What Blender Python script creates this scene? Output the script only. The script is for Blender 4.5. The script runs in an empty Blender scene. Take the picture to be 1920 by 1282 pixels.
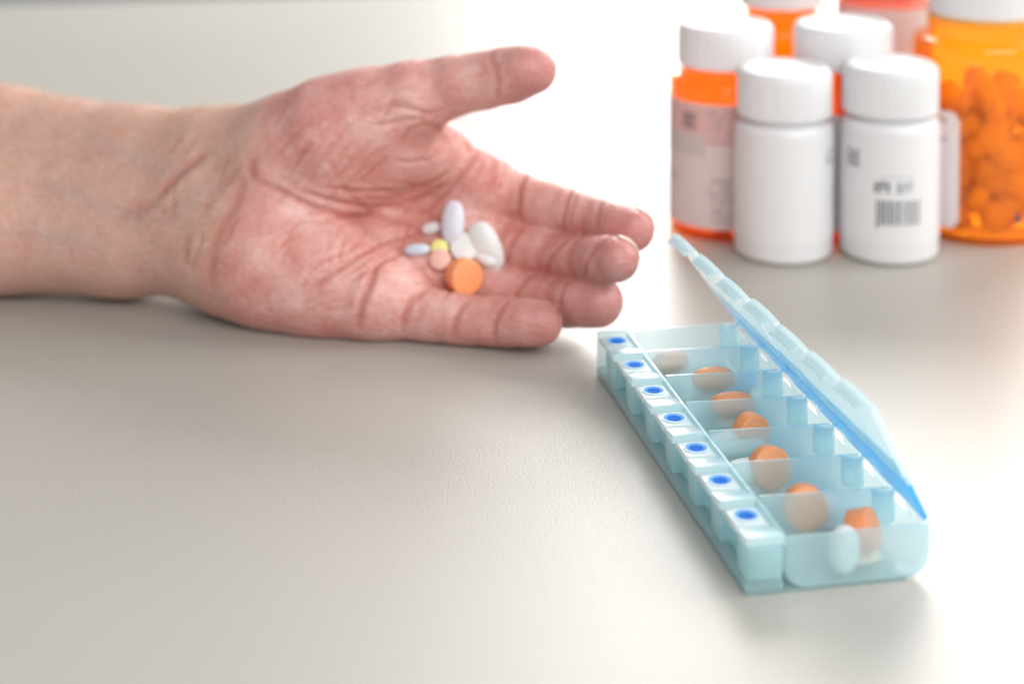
import bpy, bmesh, math, random
import numpy as np
from mathutils import Vector, Matrix
random.seed(7); RNG = np.random.default_rng(7)
SC = bpy.context.scene
COL = SC.collection
MM = 0.001

# ------------------------------------------------------------------ camera
FPX, CX = 3500.0, 960.0                       # focal length in px of the 1920 px photograph
TH = math.radians(3.0)                        # camera pitch (upright lines stay parallel: shifted lens)
CY = -620.0 + FPX * math.tan(TH)              # principal point row; the horizon lies at row -620
CH = 246.82                                   # camera height above the table, mm
cam = bpy.data.cameras.new('camera'); camo = bpy.data.objects.new('camera', cam); COL.objects.link(camo)
camo.location = (0, 0, CH * MM); camo.rotation_euler = (math.pi / 2 - TH, 0, 0)
cam.sensor_width = 36; cam.lens = 36 * FPX / 1920; cam.shift_y = -(641.0 - CY) / 1920; cam.clip_start = 0.01; cam.clip_end = 50
cam.dof.use_dof = True; cam.dof.focus_distance = 0.585; cam.dof.aperture_fstop = 6.8
SC.camera = camo

# ------------------------------------------------------------------ light
world = bpy.data.worlds.new('World'); SC.world = world; world.use_nodes = True
bg = world.node_tree.nodes['Background']; bg.inputs[0].default_value = (0.98, 0.98, 1.0, 1); bg.inputs[1].default_value = 0.30

def area(name, loc, target, sx, sy, power, col):
    l = bpy.data.lights.new(name, 'AREA'); l.shape = 'RECTANGLE'; l.size = sx; l.size_y = sy; l.energy = power; l.color = col
    o = bpy.data.objects.new(name, l); COL.objects.link(o); o.location = loc
    o.rotation_euler = (Vector(target) - Vector(loc)).to_track_quat('-Z', 'Y').to_euler()
    return o
area('window_light', (0.58, 2.30, 0.76), (0.12, 0.75, 0.0), 1.35, 1.30, 52, (1.0, 0.985, 0.965))
area('side_light', (1.5, 0.80, 1.05), (0.05, 0.66, 0.0), 1.0, 0.9, 17, (1.0, 0.985, 0.96))
area('front_light', (0.55, -0.70, 1.0), (0.08, 0.7, 0.05), 1.5, 1.1, 22, (1.0, 0.985, 0.965))
SC.view_settings.view_transform = 'Standard'; SC.view_settings.look = 'None'
SC.view_settings.exposure = 0.1; SC.view_settings.gamma = 1.0; SC.view_settings.use_curve_mapping = False
SC.render.engine = 'CYCLES'; cy = SC.cycles
cy.use_denoising = True; cy.max_bounces = 20; cy.transparent_max_bounces = 24; cy.transmission_bounces = 10; cy.diffuse_bounces = 10
cy.sample_clamp_indirect = 6.0

# ------------------------------------------------------------------ camera geometry helpers (photo pixel -> place), mm
CAMP = np.array([0.0, 0.0, CH])
def ray(px, py):
    u = (px - CX) / FPX; v = (py - CY) / FPX
    return np.array([u, math.cos(TH) - v * math.sin(TH), -math.sin(TH) - v * math.cos(TH)])
def at_depth(px, py, D): return CAMP + D * ray(px, py)
def at_height(px, py, z=0.0):
    d = ray(px, py); return CAMP + d * ((z - CH) / d[2])
def proj(P):
    Q = np.atleast_2d(P) - CAMP
    zc = Q[:, 1] * math.cos(TH) - Q[:, 2] * math.sin(TH); yc = -(Q[:, 1] * math.sin(TH) + Q[:, 2] * math.cos(TH))
    return CX + FPX * Q[:, 0] / zc, CY + FPX * yc / zc, zc
V_RIGHT = np.array([1.0, 0, 0]); V_UP = np.array([0, math.sin(TH), math.cos(TH)]); V_FWD = np.array([0, math.cos(TH), -math.sin(TH)])
def nrm(v): v = np.asarray(v, float); return v / np.linalg.norm(v)

# ------------------------------------------------------------------ object helpers
def mesh_np(name, verts, faces, mat, smooth=True):
    me = bpy.data.meshes.new(name)
    me.from_pydata([tuple(v) for v in (np.asarray(verts, float) * MM)], [], [tuple(int(i) for i in f) for f in faces])
    if smooth: me.polygons.foreach_set('use_smooth', [True] * len(me.polygons))
    if mat: me.materials.append(mat)
    me.update(); return me
def obj(name, me, parent=None):
    o = bpy.data.objects.new(name, me); COL.objects.link(o)
    if parent: o.parent = parent
    return o
def tag(o, label, cat, group=None, kind=None):
    o['label'] = label; o['category'] = cat
    if group: o['group'] = group
    if kind: o['kind'] = kind
    return o
def empty(name, loc=(0, 0, 0), rz=0.0):
    o = bpy.data.objects.new(name, None); COL.objects.link(o)
    o.location = Vector(loc) * MM; o.rotation_euler = (0, 0, rz); o.empty_display_size = 0.01; return o

class MB:
    """collects shapes in mm and makes one mesh"""
    def __init__(s): s.bm = bmesh.new()
    def box(s, x0, x1, y0, y1, z0, z1, bev=0.0, seg=2, fn=None):
        r = bmesh.ops.create_cube(s.bm, size=1.0); vs = r['verts']
        for v in vs:
            v.co = Vector((x0 + (v.co.x + .5) * (x1 - x0), y0 + (v.co.y + .5) * (y1 - y0), z0 + (v.co.z + .5) * (z1 - z0)))
            if fn: v.co = Vector(fn(*v.co))
        if bev > 0:
            es = list({e for v in vs for e in v.link_edges})
            bmesh.ops.bevel(s.bm, geom=es, offset=bev, segments=seg, profile=0.5, affect='EDGES')
    def poly(s, verts, faces):
        bv = [s.bm.verts.new(Vector(v)) for v in verts]
        for f in faces:
            try: s.bm.faces.new([bv[i] for i in f])
            except ValueError: pass
    def prism(s, outline, f0, f1):
        """outline of 2D points, f0/f1 map a 2D point to the two end faces"""
        n = len(outline)
        vs = [f0(*p) for p in outline] + [f1(*p) for p in outline]
        fs = [list(range(n))[::-1], list(range(n, 2 * n))] + [[i, (i + 1) % n, n + (i + 1) % n, n + i] for i in range(n)]
        s.poly(vs, fs)
    def lathe(s, prof, seg=64, rfun=None, c=(0, 0, 0)):
        n = len(prof); base = []
        for r, z in prof:
            ring = []
            for i in range(seg):
                a = 2 * math.pi * i / seg; rr = r if rfun is None else rfun(r, z, a)
                ring.append(s.bm.verts.new((c[0] + rr * math.cos(a), c[1] + rr * math.sin(a), c[2] + z)))
            base.append(ring)
        for k in range(n - 1):
            for i in range(seg):
                j = (i + 1) % seg
                s.bm.faces.new((base[k][i], base[k][j], base[k + 1][j], base[k + 1][i]))
        return base
    def cap(s, ring, flip=False): s.bm.faces.new(ring[::-1] if flip else ring)
    def build(s, name, mat, parent=None, smooth=True, auto=0.6):
        bmesh.ops.recalc_face_normals(s.bm, faces=s.bm.faces[:])
        for v in s.bm.verts: v.co = v.co * MM
        me = bpy.data.meshes.new(name); s.bm.to_mesh(me); s.bm.free()
        if smooth:
            me.polygons.foreach_set('use_smooth', [True] * len(me.polygons))
            try: me.set_sharp_from_angle(angle=auto)
            except Exception: pass
        me.materials.append(mat); return obj(name, me, parent)

# ------------------------------------------------------------------ materials
def new_mat(name):
    m = bpy.data.materials.new(name); m.use_nodes = True; nt = m.node_tree
    for n in list(nt.nodes): nt.nodes.remove(n)
    out = nt.nodes.new('ShaderNodeOutputMaterial'); return m, nt, out
def N(nt, t, **kw):
    n = nt.nodes.new(t)
    for k, v in kw.items():
        if k in n.inputs: n.inputs[k].default_value = v
        else: setattr(n, k, v)
    return n
def L(nt, a, b): nt.links.new(a, b)
def noise(nt, scale, detail=3, rough=.55, coord='Object', vec=None):
    tc = N(nt, 'ShaderNodeTexCoord'); n = N(nt, 'ShaderNodeTexNoise'); n.inputs['Scale'].default_value = scale
    n.inputs['Detail'].default_value = detail; n.inputs['Roughness'].default_value = rough
    L(nt, vec if vec is not None else tc.outputs[coord], n.inputs['Vector']); return n
def ramp(nt, fac, stops):
    r = N(nt, 'ShaderNodeValToRGB'); e = r.color_ramp.elements
    while len(e) < len(stops): e.new(0.5)
    for el, (p, c) in zip(e, stops): el.position = p; el.color = (*c, 1) if len(c) == 3 else c
    L(nt, fac, r.inputs[0]); return r
def principled(name, col, rough=.5, spec=.5, sss=0.0, sss_scale=.003, noise_scale=None, amt=.06, bump=0.0, bump_scale=900, coat=0.0):
    m, nt, out = new_mat(name); p = N(nt, 'ShaderNodeBsdfPrincipled'); L(nt, p.outputs[0], out.inputs[0])
    p.inputs['Base Color'].default_value = (*col, 1); p.inputs['Roughness'].default_value = rough
    p.inputs['Specular IOR Level'].default_value = spec; p.inputs['Coat Weight'].default_value = coat
    if sss:
        p.inputs['Subsurface Weight'].default_value = sss; p.inputs['Subsurface Scale'].default_value = sss_scale
        p.inputs['Subsurface Radius'].default_value = (1.0, .8, .6)
    if noise_scale:
        n = noise(nt, noise_scale, 4); r = ramp(nt, n.outputs[0], [(.3, [max(c * (1 - amt), 0) for c in col]), (.7, [min(c * (1 + amt), 1) for c in col])])
        L(nt, r.outputs[0], p.inputs['Base Color'])
    if bump:
        n2 = noise(nt, bump_scale, 3); b = N(nt, 'ShaderNodeBump'); b.inputs['Strength'].default_value = bump; b.inputs['Distance'].default_value = .0002
        L(nt, n2.outputs[0], b.inputs['Height']); L(nt, b.outputs[0], p.inputs['Normal'])
    return m
def plastic(name, col, clear=.35, frost=.25, diff=.25, transl=.35, gloss_rough=.18, frost_rough=.35, bump=0.0, ior=1.12, tint=None):
    """thin see-through plastic: part clear, part frosted, part milky"""
    m, nt, out = new_mat(name)
    c = (*col, 1); tot = clear + frost + diff + transl
    sh = []
    t = N(nt, 'ShaderNodeBsdfTransparent'); t.inputs[0].default_value = (*tint, 1) if tint else c; sh.append((t, clear / tot))
    if frost > 0:
        r = N(nt, 'ShaderNodeBsdfRefraction'); r.inputs[0].default_value = (*tint, 1) if tint else c; r.inputs['Roughness'].default_value = frost_rough; r.inputs['IOR'].default_value = ior; sh.append((r, frost / tot))
    d = N(nt, 'ShaderNodeBsdfDiffuse'); d.inputs[0].default_value = c; sh.append((d, diff / tot))
    tr = N(nt, 'ShaderNodeBsdfTranslucent'); tr.inputs[0].default_value = c; sh.append((tr, transl / tot))
    cur, w = sh[0]
    curo = cur.outputs[0]
    for s_, w_ in sh[1:]:
        mx = N(nt, 'ShaderNodeMixShader'); mx.inputs[0].default_value = w_ / (w + w_)
        L(nt, curo, mx.inputs[1]); L(nt, s_.outputs[0], mx.inputs[2]); curo = mx.outputs[0]; w += w_
    g = N(nt, 'ShaderNodeBsdfGlossy'); g.inputs['Roughness'].default_value = gloss_rough; g.inputs[0].default_value = (1, 1, 1, 1)
    fr = N(nt, 'ShaderNodeFresnel'); fr.inputs['IOR'].default_value = 1.46
    ge = N(nt, 'ShaderNodeNewGeometry'); inv = N(nt, 'ShaderNodeMath', operation='SUBTRACT'); inv.inputs[0].default_value = 1.0; L(nt, ge.outputs['Backfacing'], inv.inputs[1])
    fm = N(nt, 'ShaderNodeMath', operation='MULTIPLY'); L(nt, fr.outputs[0], fm.inputs[0]); L(nt, inv.outputs[0], fm.inputs[1])      # no mirror on the inside of a thin wall
    mx = N(nt, 'ShaderNodeMixShader'); L(nt, fm.outputs[0], mx.inputs[0]); L(nt, curo, mx.inputs[1]); L(nt, g.outputs[0], mx.inputs[2])
    L(nt, mx.outputs[0], out.inputs[0])
    if bump:
        n2 = noise(nt, 1400, 2); b = N(nt, 'ShaderNodeBump'); b.inputs['Strength'].default_value = bump; b.inputs['Distance'].default_value = .0002
        L(nt, n2.outputs[0], b.inputs['Height'])
        for s_ in (d, tr, g): L(nt, b.outputs[0], s_.inputs['Normal'])
    return m

def table_material():
    m, nt, out = new_mat('table_laminate'); p = N(nt, 'ShaderNodeBsdfPrincipled'); L(nt, p.outputs[0], out.inputs[0])
    big = noise(nt, 3.0, 3); r = ramp(nt, big.outputs[0], [(.3, (.445, .425, .382)), (.7, (.475, .457, .418))])
    L(nt, r.outputs[0], p.inputs['Base Color'])
    n1 = noise(nt, 620, 3, .6); rr = ramp(nt, n1.outputs[0], [(.25, (.33,) * 3), (.75, (.45,) * 3)])
    L(nt, rr.outputs[0], p.inputs['Roughness']); p.inputs['Specular IOR Level'].default_value = .5
    b = N(nt, 'ShaderNodeBump'); b.inputs['Strength'].default_value = .22; b.inputs['Distance'].default_value = .0005
    n2 = noise(nt, 1250, 2, .5); L(nt, n2.outputs[0], b.inputs['Height']); L(nt, b.outputs[0], p.inputs['Normal'])
    return m

def skin_material():
    m, nt, out = new_mat('skin'); p = N(nt, 'ShaderNodeBsdfPrincipled'); L(nt, p.outputs[0], out.inputs[0])
    def attr(n): a = N(nt, 'ShaderNodeAttribute'); a.attribute_name = n; return a.outputs['Fac']
    def mix(f, a, b):
        x = N(nt, 'ShaderNodeMix', data_type='RGBA'); 
        if hasattr(f, 'links') or hasattr(f, 'node'): L(nt, f, x.inputs[0])
        else: x.inputs[0].default_value = f
        for s_, i in ((a, 6), (b, 7)):
            if isinstance(s_, tuple): x.inputs[i].default_value = (*s_, 1)
            else: L(nt, s_, x.inputs[i])
        return x.outputs[2]
    def mul(a, b):
        x = N(nt, 'ShaderNodeMath', operation='MULTIPLY')
        for s_, i in ((a, 0), (b, 1)):
            if isinstance(s_, (int, float)): x.inputs[i].default_value = s_
            else: L(nt, s_, x.inputs[i])
        return x.outputs[0]
    n_b = noise(nt, 55, 4, .6); n_m = noise(nt, 190, 4, .6); n_f = noise(nt, 1500, 3, .6)
    arm = ramp(nt, n_b.outputs[0], [(.3, (.53, .30, .235)), (.5, (.61, .375, .30)), (.72, (.61, .315, .255))]).outputs[0]
    palm = ramp(nt, n_b.outputs[0], [(.28, (.60, .205, .18)), (.48, (.68, .305, .268)), (.72, (.82, .515, .47))]).outputs[0]
    c = mix(attr('palm'), arm, palm)
    sp = ramp(nt, n_m.outputs[0], [(.42, (0, 0, 0)), (.75, (1, 1, 1))]).outputs[0]
    c = mix(mul(sp, .30), c, (.72, .27, .22))
    n_g = noise(nt, 430, 4, .65); sp3 = ramp(nt, n_g.outputs[0], [(.46, (0, 0, 0)), (.66, (1, 1, 1))]).outputs[0]
    c = mix(mul(sp3, .24), c, (.86, .60, .54))
    sp2 = ramp(nt, n_f.outputs[0], [(.4, (0, 0, 0)), (.8, (1, 1, 1))]).outputs[0]
    c = mix(mul(sp2, .22), c, (.80, .56, .48))
    c = mix(mul(attr('tip'), .72), c, (.50, .19, .172))  # fingertip redness, plus finger shading painted into the skin colour
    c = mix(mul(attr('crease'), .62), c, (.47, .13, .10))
    c = mix(mul(attr('vein'), .2), c, (.36, .36, .40))
    L(nt, c, p.inputs['Base Color'])
    L(nt, ramp(nt, n_g.outputs[0], [(.35, (.50,) * 3), (.65, (.30,) * 3)]).outputs[0], p.inputs['Roughness']); p.inputs['Specular IOR Level'].default_value = .5
    p.inputs['Subsurface Weight'].default_value = .1; p.inputs['Subsurface Scale'].default_value = .0035
    p.inputs['Subsurface Radius'].default_value = (1.0, .38, .22)
    # fine relief: skin lines running along the hand and across, plus pores
    tc = N(nt, 'ShaderNodeTexCoord'); mp = N(nt, 'ShaderNodeMapping'); mp.inputs['Scale'].default_value = (.55, 1.4, 1.4); mp.inputs['Rotation'].default_value = (0, math.radians(38), 0)
    L(nt, tc.outputs['Object'], mp.inputs[0])
    nl = noise(nt, 420, 3, .6, vec=mp.outputs[0]); v = N(nt, 'ShaderNodeTexVoronoi'); v.inputs['Scale'].default_value = 620; L(nt, mp.outputs[0], v.inputs['Vector'])
    b1 = N(nt, 'ShaderNodeBump'); b1.inputs['Strength'].default_value = .8; b1.inputs['Distance'].default_value = .0006; L(nt, nl.outputs[0], b1.inputs['Height'])
    b2 = N(nt, 'ShaderNodeBump'); b2.inputs['Strength'].default_value = .4; b2.inputs['Distance'].default_value = .0003; L(nt, v.outputs[0], b2.inputs['Height']); L(nt, b1.outputs[0], b2.inputs['Normal'])
    L(nt, b2.outputs[0], p.inputs['Normal'])
    return m

M_TABLE = table_material(); M_SKIN = skin_material()
M_NAIL = principled('nail', (.80, .56, .50), .28, .5, sss=.2)
M_HAIR = principled('arm_hair', (.72, .55, .32), .5)
TINT = (.95, .99, .995)
M_AQUA = plastic('aqua_plastic', (.79, .97, .985), clear=.42, frost=.06, diff=.18, transl=.34, frost_rough=.25, bump=.15, tint=TINT)
M_AQUA_WALL = plastic('aqua_thin_plastic', (.80, .965, .99), clear=.52, frost=.13, diff=.13, transl=.22, frost_rough=.2, bump=.15, tint=TINT)
M_PAD = plastic('pale_plastic', (.92, .985, .99), clear=.14, frost=.0, diff=.46, transl=.40, gloss_rough=.3, bump=.1)
M_LEDGE = plastic('ledge_plastic', (.86, .975, .99), clear=.24, frost=.0, diff=.26, transl=.40, gloss_rough=.22, bump=.1, tint=TINT)
M_LID = plastic('lid_plastic', (.84, .97, 1.0), clear=.30, frost=.08, diff=.20, transl=.42, gloss_rough=.25, bump=.1, tint=TINT)
M_BLUE = plastic('blue_plastic', (.12, .64, 1.0), clear=.24, frost=.0, diff=.30, transl=.46, gloss_rough=.25, tint=(.45, .80, 1.0))
M_SKY = plastic('sky_plastic', (.55, .84, .99), clear=.36, frost=.0, diff=.2, transl=.44, gloss_rough=.25, tint=(.80, .93, 1.0))
M_HOLE = principled('blue_hole', (.01, .17, .72), .7, .15)
M_RING = principled('blue_ring', (.16, .45, .90), .6, .2)
M_WHITE = principled('white_bottle_plastic', (.80, .80, .81), .34, .5, sss=.15, sss_scale=.003)
M_CAP = principled('white_cap_plastic', (.81, .81, .82), .42, .5, sss=.15, sss_scale=.003)
M_AMBER = plastic('amber_plastic', (1.0, .36, .04), clear=.80, frost=0.0, diff=.05, transl=.15, gloss_rough=.06, tint=(1.0, .645, .21))
M_AMBER2 = plastic('amber_plastic_bright', (1.0, .46, .05), clear=.82, frost=0.0, diff=.04, transl=.14, gloss_rough=.06, tint=(1.0, .735, .26))
M_LABEL = principled('paper_label', (.74, .70, .70), .55, noise_scale=200, amt=.03)
M_PINKBAND = principled('pink_print', (.74, .47, .45), .55)
M_INK = principled('label_ink', (.06, .065, .08), .6)
M_INKSOFT = principled('label_ink_pale', (.26, .28, .33), .6)

# ------------------------------------------------------------------ table
mb = MB(); mb.box(-1100, 1500, -250, 1225, -30, 0, 3, 3, fn=lambda x, y, z: (x, y if y < 0 else 1425 + .165 * x, z))
table = mb.build('tabletop', M_TABLE); table['kind'] = 'structure'

# ------------------------------------------------------------------ the hand: a blended solid sampled to one mesh
def q(x, y, D, r): D = D * FPX / 3000; return (at_depth(x, y, D), r * D / FPX)
def cone(p, a, b):
    A, ra = a; B, rb = b; ba = B - A; t = np.clip(((p - A) @ ba) / (ba @ ba), 0, 1)
    return np.linalg.norm(p - A - t[:, None] * ba, axis=1) - (ra + (rb - ra) * t)
def smin(a, b, k):
    h = np.clip(k - np.abs(a - b), 0, None) / k
    return np.minimum(a, b) - h * h * k * .25
PALM = [  # chains (px, py, depth, radius px)
    ([(-420, 268, 690, 140), (-150, 276, 668, 124), (0, 282, 655, 115), (250, 310, 642, 106), (400, 317, 630, 108), (500, 320, 621, 101)], 18),
    ([(-420, 420, 668, 140), (-150, 424, 642, 126), (0, 427, 634, 117), (230, 440, 629, 110), (370, 450, 619, 101), (480, 474, 609, 98)], 18),
    ([(490, 360, 640, 92), (700, 345, 636, 74), (900, 350, 622, 57)], 12),
    ([(480, 395, 638, 90), (700, 415, 637, 68), (872, 428, 620, 56)], 12),
    ([(470, 440, 632, 90), (680, 475, 625, 68), (818, 508, 610, 55)], 12),
    ([(460, 470, 616, 92), (600, 520, 606, 78), (728, 560, 594, 58)], 12),
    ([(452, 478, 610, 98), (520, 498, 604, 101), (600, 523, 599, 92), (680, 548, 594, 73)], 16),      # ball of the little finger side
    ([(490, 318, 634, 95), (560, 288, 620, 110), (632, 258, 613, 113), (700, 222, 610, 92), (770, 188, 606, 66)], 15),   # ball of the thumb
    ([(690, 290, 618, 78), (775, 272, 616, 56), (822, 275, 618, 44)], 10),
    ([(810, 278, 621, 45), (900, 340, 620, 50)], 10),
]
FINGERS = [
    ([(772, 187, 606, 64), (845, 163, 604, 55), (908, 152, 602, 50.5), (960, 141, 598, 50), (998, 131, 594, 46)], 9),
    ([(900, 350, 622, 57), (985, 375, 618, 50), (1052, 393, 612, 46.5), (1122, 413, 602, 42.5), (1186, 431, 590, 41)], 7),
    ([(872, 428, 618, 56), (965, 468, 612, 48), (1040, 485, 604, 44.5), (1108, 490, 590, 42), (1156, 486, 574, 42.5)], 7),
    ([(818, 508, 608, 55), (915, 541, 606, 46), (985, 558, 602, 43), (1060, 566, 593, 44), (1121, 567, 582, 46)], 7),
    ([(728, 560, 594, 58), (800, 589, 590, 48), (868, 599, 587, 43.5), (940, 603, 583, 42.5), (1012, 604, 577, 43)], 7),
]
PALMQ = [([q(*c) for c in ch], k) for ch, k in PALM]
FINGQ = [([q(*c) for c in ch], k) for ch, k in FINGERS]
# soft pads between the finger joints, on the palm side
PADS = []
for ch, k in FINGQ:
    pads = []
    for i in range(1, len(ch) - 1):
        (A, ra), (B, rb) = ch[i], ch[i + 1]; c = (A + B) / 2; d = nrm(B - A)
        pal = -V_FWD + .35 * V_UP; pal = nrm(pal - d * (pal @ d))
        pads.append((c + pal * ra * .28, min(ra, rb) * .97, d * np.linalg.norm(B - A) * .20))
    PADS.append(pads)
def chain(p, ch, k=4.0):
    d = None
    for a, b in zip(ch[:-1], ch[1:]):
        c = cone(p, a, b); d = c if d is None else smin(d, c, k)
    return d
BLOCKS = []
def sdf(p):
    d = None
    for ch, k in PALMQ:
        c = chain(p, ch, 6.0); d = c if d is None else smin(d, c, k)
    fd = []
    for (ch, k), pads in zip(FINGQ, PADS):
        c = chain(p, ch, 3.0)
        for ctr, r, ax in pads: c = smin(c, cone(p, (ctr - ax, r), (ctr + ax, r)), 2.5)
        fd.append(c)
    f = fd[0]
    for c in fd[1:]: f = smin(f, c, 1.2)
    d = smin(d, f, 7.0)
    return d
def sdf_grad(p, e=.25):
    g = np.empty_like(p)
    for i in range(3):
        o = np.zeros(3); o[i] = e; g[:, i] = sdf(p + o) - sdf(p - o)
    return g / np.maximum(np.linalg.norm(g, axis=1), 1e-9)[:, None]
def hit_many(pts, t0=560.0):
    d = np.array([ray(*p) for p in pts]); ln = np.linalg.norm(d, axis=1); dn = d / ln[:, None]; t = t0 * ln
    for _ in range(110): t = np.minimum(t + sdf(CAMP + dn * t[:, None]) * .85, 900)
    P = CAMP + dn * t[:, None]; return P, np.abs(sdf(P)) < .3
def hit_hand(px, py):
    P, ok = hit_many([(px, py)]); return P[0] if ok[0] else None

def surface_nets(lo, hi, h, bs=8):
    n = np.ceil((hi - lo) / h / bs).astype(int); dims = n * bs + 1
    D = np.full(tuple(dims), 20.0, np.float32)
    bc = np.stack(np.meshgrid(*[np.arange(k) for k in n], indexing='ij'), -1).reshape(-1, 3)
    ctr = lo + (bc + .5) * bs * h; cd = sdf(ctr); half = bs * h * math.sqrt(3) / 2
    loc = np.stack(np.meshgrid(*[np.arange(bs + 1)] * 3, indexing='ij'), -1).reshape(-1, 3)
    for b, s_ in zip(bc[cd < -half * 1.15], cd):
        x, y, z = b * bs; D[x:x + bs + 1, y:y + bs + 1, z:z + bs + 1] = -20
    act = bc[np.abs(cd) < half * 1.15 + 1]
    for s0 in range(0, len(act), 200):
        a = act[s0:s0 + 200]; idx = (a[:, None, :] * bs + loc[None]).reshape(-1, 3)
        D[idx[:, 0], idx[:, 1], idx[:, 2]] = sdf(lo + idx * h)
    ins = D < 0
    c8 = [(i, j, k) for i in (0, 1) for j in (0, 1) for k in (0, 1)]
    sl = lambda A, o: A[o[0]:A.shape[0] - 1 + o[0], o[1]:A.shape[1] - 1 + o[1], o[2]:A.shape[2] - 1 + o[2]]
    cnt = sum(sl(ins, o).astype(np.int8) for o in c8); cells = np.argwhere((cnt > 0) & (cnt < 8))
    vid = np.full(tuple(np.array(D.shape) - 1), -1, np.int64); vid[cells[:, 0], cells[:, 1], cells[:, 2]] = np.arange(len(cells))
    acc = np.zeros((len(cells), 3)); num = np.zeros(len(cells))
    for a in c8:
        for ax in range(3):
            if a[ax]: continue
            b = list(a); b[ax] = 1
            da = D[cells[:, 0] + a[0], cells[:, 1] + a[1], cells[:, 2] + a[2]]; db = D[cells[:, 0] + b[0], cells[:, 1] + b[1], cells[:, 2] + b[2]]
            cr = (da < 0) != (db < 0); t = np.where(cr, da / np.where(cr, da - db, 1), 0)
            pt = np.tile(np.array(a, float), (len(cells), 1)); pt[:, ax] += t
            acc[cr] += pt[cr]; num[cr] += 1
    V = lo + (cells + acc / num[:, None]) * h
    F = []
    for ax in range(3):
        o1, o2 = (ax + 1) % 3, (ax + 2) % 3
        s0 = [slice(None)] * 3; s1 = [slice(None)] * 3; s0[ax] = slice(0, -1); s1[ax] = slice(1, None)
        a, b = ins[tuple(s0)], ins[tuple(s1)]; e = np.argwhere(a != b)
        e = e[(e[:, o1] > 0) & (e[:, o2] > 0) & (e[:, o1] < D.shape[o1] - 1) & (e[:, o2] < D.shape[o2] - 1)]
        fl = a[e[:, 0], e[:, 1], e[:, 2]]
        qd = []
        for d1, d2 in ((0, 0), (1, 0), (1, 1), (0, 1)):
            c = e.copy(); c[:, o1] -= d1; c[:, o2] -= d2; qd.append(vid[c[:, 0], c[:, 1], c[:, 2]])
        qd = np.stack(qd, 1); qd[fl] = qd[fl]; qd[~fl] = qd[~fl][:, ::-1]
        F.append(qd)
    F = np.concatenate(F); F = F[(F >= 0).all(1)]
    return V, F

CREASES = [  # photo polyline, width mm, depth mm
    ([(462, 322), (452, 352), (436, 390), (414, 430), (400, 465), (394, 505), (392, 540)], 2.3, .62),
    ([(474, 296), (470, 318), (476, 338)], 2.0, .9),
    ([(478, 338), (534, 362), (586, 388), (642, 404), (707, 409), (773, 424), (800, 436)], 1.1, 1.15),
    ([(530, 338), (560, 358), (620, 376), (690, 388), (745, 387), (801, 366), (838, 345), (856, 322)], 1.0, .95),
    ([(600, 352), (656, 361), (735, 358), (815, 341), (845, 318), (858, 290)], .9, .8),
    ([(754, 268), (772, 244), (792, 232), (815, 240), (832, 262), (836, 285)], 1.3, .55),
    ([(740, 300), (765, 305), (800, 300), (822, 286)], 1.0, .6),
    ([(690, 215), (735, 196), (775, 205), (815, 218)], 1.0, .7),
    ([(700, 240), (745, 226), (790, 222)], .9, .55),
    ([(894, 285), (868, 325), (838, 362), (805, 392), (770, 405)], 1.0, .9),
    ([(930, 322), (905, 370), (880, 400)], .9, .45),
    ([(787, 436), (735, 448), (679, 474), (614, 520), (567, 558)], 1.0, .95),
    ([(845, 452), (790, 458), (745, 478), (700, 500), (650, 532)], .9, .7),
    ([(640, 470), (600, 492), (575, 515)], .9, .4),
    ([(722, 478), (704, 498), (690, 540), (677, 575), (668, 618)], 1.3, 1.2),
    ([(800, 540), (770, 566), (757, 596), (753, 622)], 1.1, 1.0),
    ([(986, 322), (975, 350), (971, 385), (974, 424)], 1.32, 0.79),
    ([(1072, 352), (1062, 380), (1056, 408), (1054, 436)], 1.21, 0.65),
    ([(1082, 362), (1073, 390), (1066, 425)], .8, .5),
    ([(1128, 380), (1121, 402), (1117, 428)], 1.10, 0.58),
    ([(980, 424), (960, 450), (951, 475), (948, 502)], 1.32, 0.79),
    ([(1066, 446), (1045, 465), (1030, 488), (1022, 518)], 1.21, 0.65),
    ([(1128, 455), (1108, 474), (1097, 496), (1096, 524)], 1.10, 0.58),
    ([(1000, 510), (980, 530), (965, 552), (960, 572)], 1.21, 0.65),
    ([(1066, 527), (1054, 545), (1048, 570), (1048, 598)], 1.10, 0.61),
    ([(880, 562), (862, 580), (852, 600), (850, 632)], 1.21, 0.65),
    ([(955, 562), (938, 580), (928, 602), (926, 634)], 1.10, 0.61),
    ([(918, 106), (928, 128), (933, 152), (931, 190)], 1.2, .5),
    ([(389, 286), (360, 306), (330, 332), (305, 358), (288, 376)], 2.0, 1.3),
    ([(288, 376), (250, 398), (215, 410)], 2.6, .7),
    ([(430, 330), (400, 360), (380, 400)], 1.6, .35),
    ([(350, 500), (345, 470), (352, 440)], 1.8, .35),
    ([(560, 575), (590, 560), (630, 545)], 1.2, .35),
    ([(450, 560), (470, 545), (480, 520)], 1.4, .4),
    ([(860, 230), (872, 262), (880, 290)], 1.3, .5),
    ([(620, 230), (580, 275), (540, 320)], .9, .28), ([(660, 225), (620, 275), (575, 335)], .9, .28), ([(700, 260), (660, 305), (620, 350)], .9, .3),
    ([(590, 215), (550, 255), (520, 290)], .9, .22), ([(730, 280), (700, 315), (670, 345)], .9, .3),
]
def fine_lines(n, x0, x1, y0, y1, ang, spread, ln, dep, seed, w=.85):
    rnd = random.Random(seed); out = []
    for _ in range(n):
        x, y = rnd.uniform(x0, x1), rnd.uniform(y0, y1); a = math.radians(ang + rnd.gauss(0, spread)); l = rnd.uniform(.5, 1) * ln; b = rnd.gauss(0, .12)
        out.append(([(x - l * math.cos(a), y + l * math.sin(a)), (x + l * b * .4, y + l * b * .4), (x + l * math.cos(a), y - l * math.sin(a))], w, rnd.uniform(.4, 1) * dep))
    return out
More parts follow.
